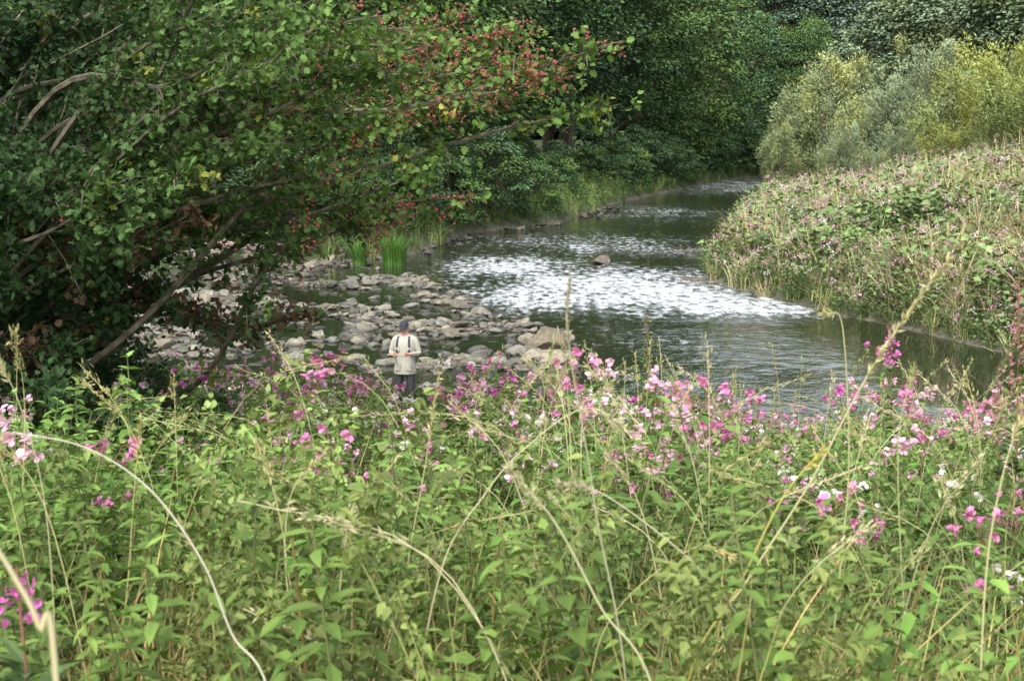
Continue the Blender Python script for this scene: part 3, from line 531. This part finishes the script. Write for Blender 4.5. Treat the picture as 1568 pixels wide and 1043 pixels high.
# ================================================================== ANGLER
def pm(name,col,rough=.8,ns=30):
    m,nt=newmat(name); n=nt.nodes; l=nt.links; o=n.new('ShaderNodeOutputMaterial'); p=n.new('ShaderNodeBsdfPrincipled'); p.inputs['Roughness'].default_value=rough
    z=n.new('ShaderNodeTexNoise'); z.inputs['Scale'].default_value=ns; r=n.new('ShaderNodeValToRGB'); c=np.array(col); r.color_ramp.elements[0].color=(*(c*.8),1); r.color_ramp.elements[1].color=(*(c*1.15),1)
    l.new(z.outputs['Fac'],r.inputs[0]); l.new(r.outputs[0],p.inputs['Base Color']); l.new(p.outputs[0],o.inputs[0]); return m
SKIN=pm('skin',(.42,.22,.155),.5); JACK=pm('jacket_cloth',(.37,.355,.30),.9); WAD=pm('wader_rubber',(.02,.022,.025),.6); DARK=pm('dark_cloth',(.02,.024,.035),.8); HAIR=pm('grey_hair',(.35,.33,.3),.8); ROD=pm('rod_graphite',(.03,.03,.03),.3); CORK=pm('cork',(.4,.28,.16),.8); SHIRT=pm('shirt',(.16,.18,.21),.9)
ang=bpy.data.objects.new('angler',None); sc.collection.objects.link(ang)
def skinobj(name,verts,edges,rad,root,sub=2):
    me=bpy.data.meshes.new(name); me.from_pydata(verts,edges,[]); o=bpy.data.objects.new(name,me); sc.collection.objects.link(o)
    md=o.modifiers.new('Skin','SKIN'); 
    for i_,rr in enumerate(rad):
        me.skin_vertices[0].data[i_].radius=rr if isinstance(rr,tuple) else (rr,rr)
    me.skin_vertices[0].data[root].use_root=True
    s_=o.modifiers.new('Sub','SUBSURF'); s_.levels=sub; s_.render_levels=sub
    dg=bpy.context.evaluated_depsgraph_get(); dg.update(); m2=bpy.data.meshes.new_from_object(o.evaluated_get(dg)); o.modifiers.clear(); o.data=m2
    for f in m2.polygons: f.use_smooth=True
    o.parent=ang; return o
V=[(0,0,.95),(0,0,1.12),(0,.0,1.33),(0,.01,1.47),(0,-.015,1.56),(0,-.02,1.62)]; Rd=[(.165,.12),(.155,.115),(.185,.125),(.09,.08),(.058,.058),(.06,.07)]; E=[(0,1),(1,2),(2,3),(3,4),(4,5)]
for s_ in (-1,1):
    k=len(V); V+=[(.185*s_,.01,1.44),(.265*s_,.03,1.17),(.17*s_,-.24,1.19),(.15*s_,-.29,1.2),(.10*s_,0,.86),(.12*s_,-.03,.5),(.13*s_,.02,.1),(.15*s_,-.15,.05)]
    Rd+=[.078,.06,.042,.035,.105,.075,.06,.05]; E+=[(3,k),(k,k+1),(k+1,k+2),(k+2,k+3),(0,k+4),(k+4,k+5),(k+5,k+6),(k+6,k+7)]
body=skinobj('body',V,E,Rd,0)
for mm in (JACK,WAD,SKIN): body.data.materials.append(mm)
for f in body.data.polygons:
    c=f.center; f.material_index=1 if c.z<.93 else (2 if (c.z>1.53 or (c.y<-.255)) else 0)
def lathe(name,prof,mat,sx_=1,sy_=.72,off=(0,0,0),seg=28,wob=.0):
    b=B(); pts=[]
    for (rr,z) in prof:
        for j in range(seg):
            a=j*2*math.pi/seg; q=rr*(1+wob*math.sin(a*5)); pts.append((off[0]+q*sx_*math.cos(a),off[1]+q*sy_*math.sin(a),off[2]+z))
    T=[]
    for i_ in range(len(prof)-1):
        for j in range(seg):
            a=i_*seg+j; c=i_*seg+(j+1)%seg; T+=[(a,c,c+seg),(a,c+seg,a+seg)]
    b.add(pts,T,(.5,.5,.5)); o=b.obj(name,[mat],True); o.parent=ang; return o
lathe('jacket',[(.205,.80),(.212,.81),(.205,.9),(.19,1.0),(.188,1.12),(.20,1.25),(.205,1.36),(.17,1.46),(.10,1.51),(.085,1.545),(.078,1.53)],JACK,1,.74,wob=.02)
lathe('shirt_collar',[(.07,1.50),(.068,1.57),(.062,1.565)],SHIRT,1,.95,(0,-.01,0))
bm=bmesh.new(); bmesh.ops.create_uvsphere(bm,u_segments=32,v_segments=24,radius=1)
for v in bm.verts:
    x_,y_,z_=v.co; jaw=1-.28*max(0,-z_)**1.2
    X_=.076*x_*jaw; Y_=.096*y_*(1-.12*max(0,-z_)); Z_=.118*z_
    if y_<0:
        nf=math.exp(-((x_/.16)**2+((z_+.12)/.22)**2)); Y_-=.026*nf*(1.2 if z_<-.05 else .8)
        for sx_ in (-1,1): Y_+=.010*math.exp(-(((x_-sx_*.36)/.17)**2+((z_-.06)/.12)**2))
        Y_-=.010*math.exp(-((x_/.3)**2+((z_+.82)/.16)**2)); Y_-=.006*math.exp(-((x_/.3)**2+((z_+.5)/.07)**2))
    v.co=(X_,Y_,Z_)
me=bpy.data.meshes.new('head'); bm.to_mesh(me); bm.free()
for f in me.polygons: f.use_smooth=True
hpiv=bpy.data.objects.new('head_pivot',None); sc.collection.objects.link(hpiv); hpiv.parent=ang; hpiv.location=(0,-.03,1.665); hpiv.rotation_euler=(D2R(16),0,D2R(-8))
head=bpy.data.objects.new('head',me); sc.collection.objects.link(head); head.parent=hpiv; me.materials.append(SKIN)
def ell(name,loc,scl,mat,par,cut=None):
    bm=bmesh.new(); bmesh.ops.create_uvsphere(bm,u_segments=24,v_segments=16,radius=1)
    if cut is not None: bmesh.ops.bisect_plane(bm,geom=bm.verts[:]+bm.edges[:]+bm.faces[:],plane_co=(0,0,cut),plane_no=(0,0,1),clear_inner=True)
    me=bpy.data.meshes.new(name); bm.to_mesh(me); bm.free(); me.materials.append(mat)
    for f in me.polygons: f.use_smooth=True
    o=bpy.data.objects.new(name,me); sc.collection.objects.link(o); o.parent=par; o.location=loc; o.scale=scl; return o
for s_ in (-1,1):
    ell('ear',(.076*s_,.005,-.01),(.012,.02,.03),SKIN,hpiv); ell('eye',(.028*s_,-.083,.008),(.012,.008,.007),DARK,hpiv)
ell('mouth',(0,-.092,-.058),(.024,.006,.004),pm('lips',(.35,.13,.11)),hpiv)
ell('hair',(0,.014,.005),(.081,.09,.1),HAIR,hpiv,-.35)
ell('cap',(0,.0,.035),(.087,.108,.095),DARK,hpiv,.05)
v=B(); pts=[];T=[]
for i_ in range(2):
    for j in range(13):
        a=math.pi+ (j/12)*math.pi; rr=1.0 if i_==0 else 1.62; pts.append((.084*math.cos(a)*(1 if i_==0 else .95),.104*math.sin(a)*rr,.042-(.022 if i_ else 0)))
for j in range(12): T+=[(j,j+1,j+14),(j,j+14,j+13)]
v.add(pts,T,(.1,.1,.1)); o=v.obj('cap_peak',[DARK],True); o.parent=hpiv; sm=o.modifiers.new('t','SOLIDIFY'); sm.thickness=.006
def ribbon(name,pts,w,mat):
    b=B(); c=catmull(pts,8); sidev=np.array([1,0,0.]); n_=len(c); Vv=np.concatenate([c-sidev*w/2,c+sidev*w/2]); T=[]
    for i_ in range(n_-1): T+=[(i_,i_+1,n_+i_+1),(i_,n_+i_+1,n_+i_)]
    b.add(Vv,T,(.1,.1,.1)); o=b.obj(name,[mat],True); o.parent=ang; q=o.modifiers.new('s','SOLIDIFY'); q.thickness=.008; q.offset=0
for s_ in (-1,1):
    ribbon('shoulder_strap',[(.115*s_,.12,1.40),(.105*s_,.05,1.51),(.10*s_,-.07,1.49),(.115*s_,-.145,1.38),(.12*s_,-.158,1.22)],.035,DARK)
def pocket(x_,z_,w,h):
    bm=bmesh.new(); bmesh.ops.create_cube(bm,size=1); bmesh.ops.scale(bm,vec=(w,.03,h),verts=bm.verts); bmesh.ops.bevel(bm,geom=bm.edges[:],offset=.008,segments=2,affect='EDGES')
    me=bpy.data.meshes.new('pocket'); bm.to_mesh(me); bm.free(); me.materials.append(JACK); o=bpy.data.objects.new('pocket',me); sc.collection.objects.link(o); o.parent=ang; o.location=(x_,-.145 ,z_)
for s_ in (-1,1): pocket(.10*s_,.93,.11,.12); pocket(.105*s_,1.27,.08,.08)
for s_ in (-1,1):
    w0=np.array([.15*s_,-.29,1.2]); V=[tuple(w0),tuple(w0+[-.02*s_,-.045,.0]),tuple(w0+[-.03*s_,-.085,.0])]; E=[(0,1),(1,2)]; Rd=[(.028,.022),(.038,.018),(.034,.015)]
    for j,(oz,ln) in enumerate(((.03,.9),(.01,1.),(-.011,.95),(-.031,.78))):
        k=len(V); b0=w0+np.array([-.03*s_,-.08,oz]); V+=[tuple(b0),tuple(b0+np.array([-.006*s_,-.032,0])*ln),tuple(b0+np.array([-.032*s_,-.04,0])*ln),tuple(b0+np.array([-.042*s_,-.018,0])*ln)]; Rd+=[.010,.0095,.009,.0075]; E+=[(2,k),(k,k+1),(k+1,k+2),(k+2,k+3)]
    k=len(V); V+=[tuple(w0+[-.035*s_,-.03,.035]),tuple(w0+[-.05*s_,-.06,.048]),tuple(w0+[-.056*s_,-.088,.042])]; Rd+=[.012,.0105,.009]; E+=[(1,k),(k,k+1),(k+1,k+2)]
    h=skinobj('hand',V,E,Rd,0,2); h.data.materials.append(SKIN)
def tubeobj(name,pts,rad,mat):
    b=B(); tube(b,pts,rad,8,(.1,.1,.1)); o=b.obj(name,[mat],True); o.parent=ang
hx=np.array([-.15+.055,-.39,1.2]); hx2=np.array([.15-.055,-.39,1.2]); dv=nrm(hx2-hx)
tubeobj('fly_rod',[hx-dv*.18,hx+dv*.15,hx+dv*.6+np.array([0,0,.05]),hx+dv*2.4+np.array([0,-.1,.5])],np.array([.006,.005,.004,.0015]),ROD)
tubeobj('rod_grip',[hx-dv*.14,hx,hx+dv*.22],np.array([.011,.013,.010]),CORK)
ang.location=(-1.98,28.0,-.25); ang.rotation_euler=(0,0,D2R(-10))
# ================================================================== CAMERA / LIGHT
cd=bpy.data.cameras.new('camera'); cam=bpy.data.objects.new('camera',cd); sc.collection.objects.link(cam); sc.camera=cam
cam.location=(0,0,CAMZ); cam.rotation_euler=(math.pi/2-PITCH,0,0); cd.sensor_width=36; cd.lens=36*2343/1568; cd.clip_end=2000; cd.clip_start=.05
cd.dof.use_dof=True; cd.dof.focus_distance=13; cd.dof.aperture_fstop=11
w=bpy.data.worlds.new('World'); sc.world=w; w.use_nodes=True; nt=w.node_tree; nt.nodes.clear()
sk=nt.nodes.new('ShaderNodeTexSky'); sk.sky_type='NISHITA'; sk.sun_disc=False; sk.sun_elevation=D2R(52); sk.sun_rotation=D2R(200); sk.air_density=1.0; sk.dust_density=4; sk.ozone_density=1
hs_=nt.nodes.new('ShaderNodeHueSaturation'); hs_.inputs['Saturation'].default_value=.35
bg=nt.nodes.new('ShaderNodeBackground'); bg.inputs['Strength'].default_value=.38; ow=nt.nodes.new('ShaderNodeOutputWorld')
nt.links.new(sk.outputs[0],hs_.inputs['Color']); nt.links.new(hs_.outputs[0],bg.inputs[0]); nt.links.new(bg.outputs[0],ow.inputs[0])
sd=bpy.data.lights.new('sun','SUN'); sd.energy=2.5; sd.angle=D2R(11); sd.color=(1,.96,.88); so=bpy.data.objects.new('sun',sd); sc.collection.objects.link(so)
az=D2R(200); el=D2R(52); dirv=Vector((math.sin(az)*math.cos(el),math.cos(az)*math.cos(el),math.sin(el))); so.rotation_euler=dirv.to_track_quat('Z','Y').to_euler()
sc.view_settings.view_transform='Standard'; sc.view_settings.look='None'; sc.view_settings.exposure=0
print('haw leaves',len(C))
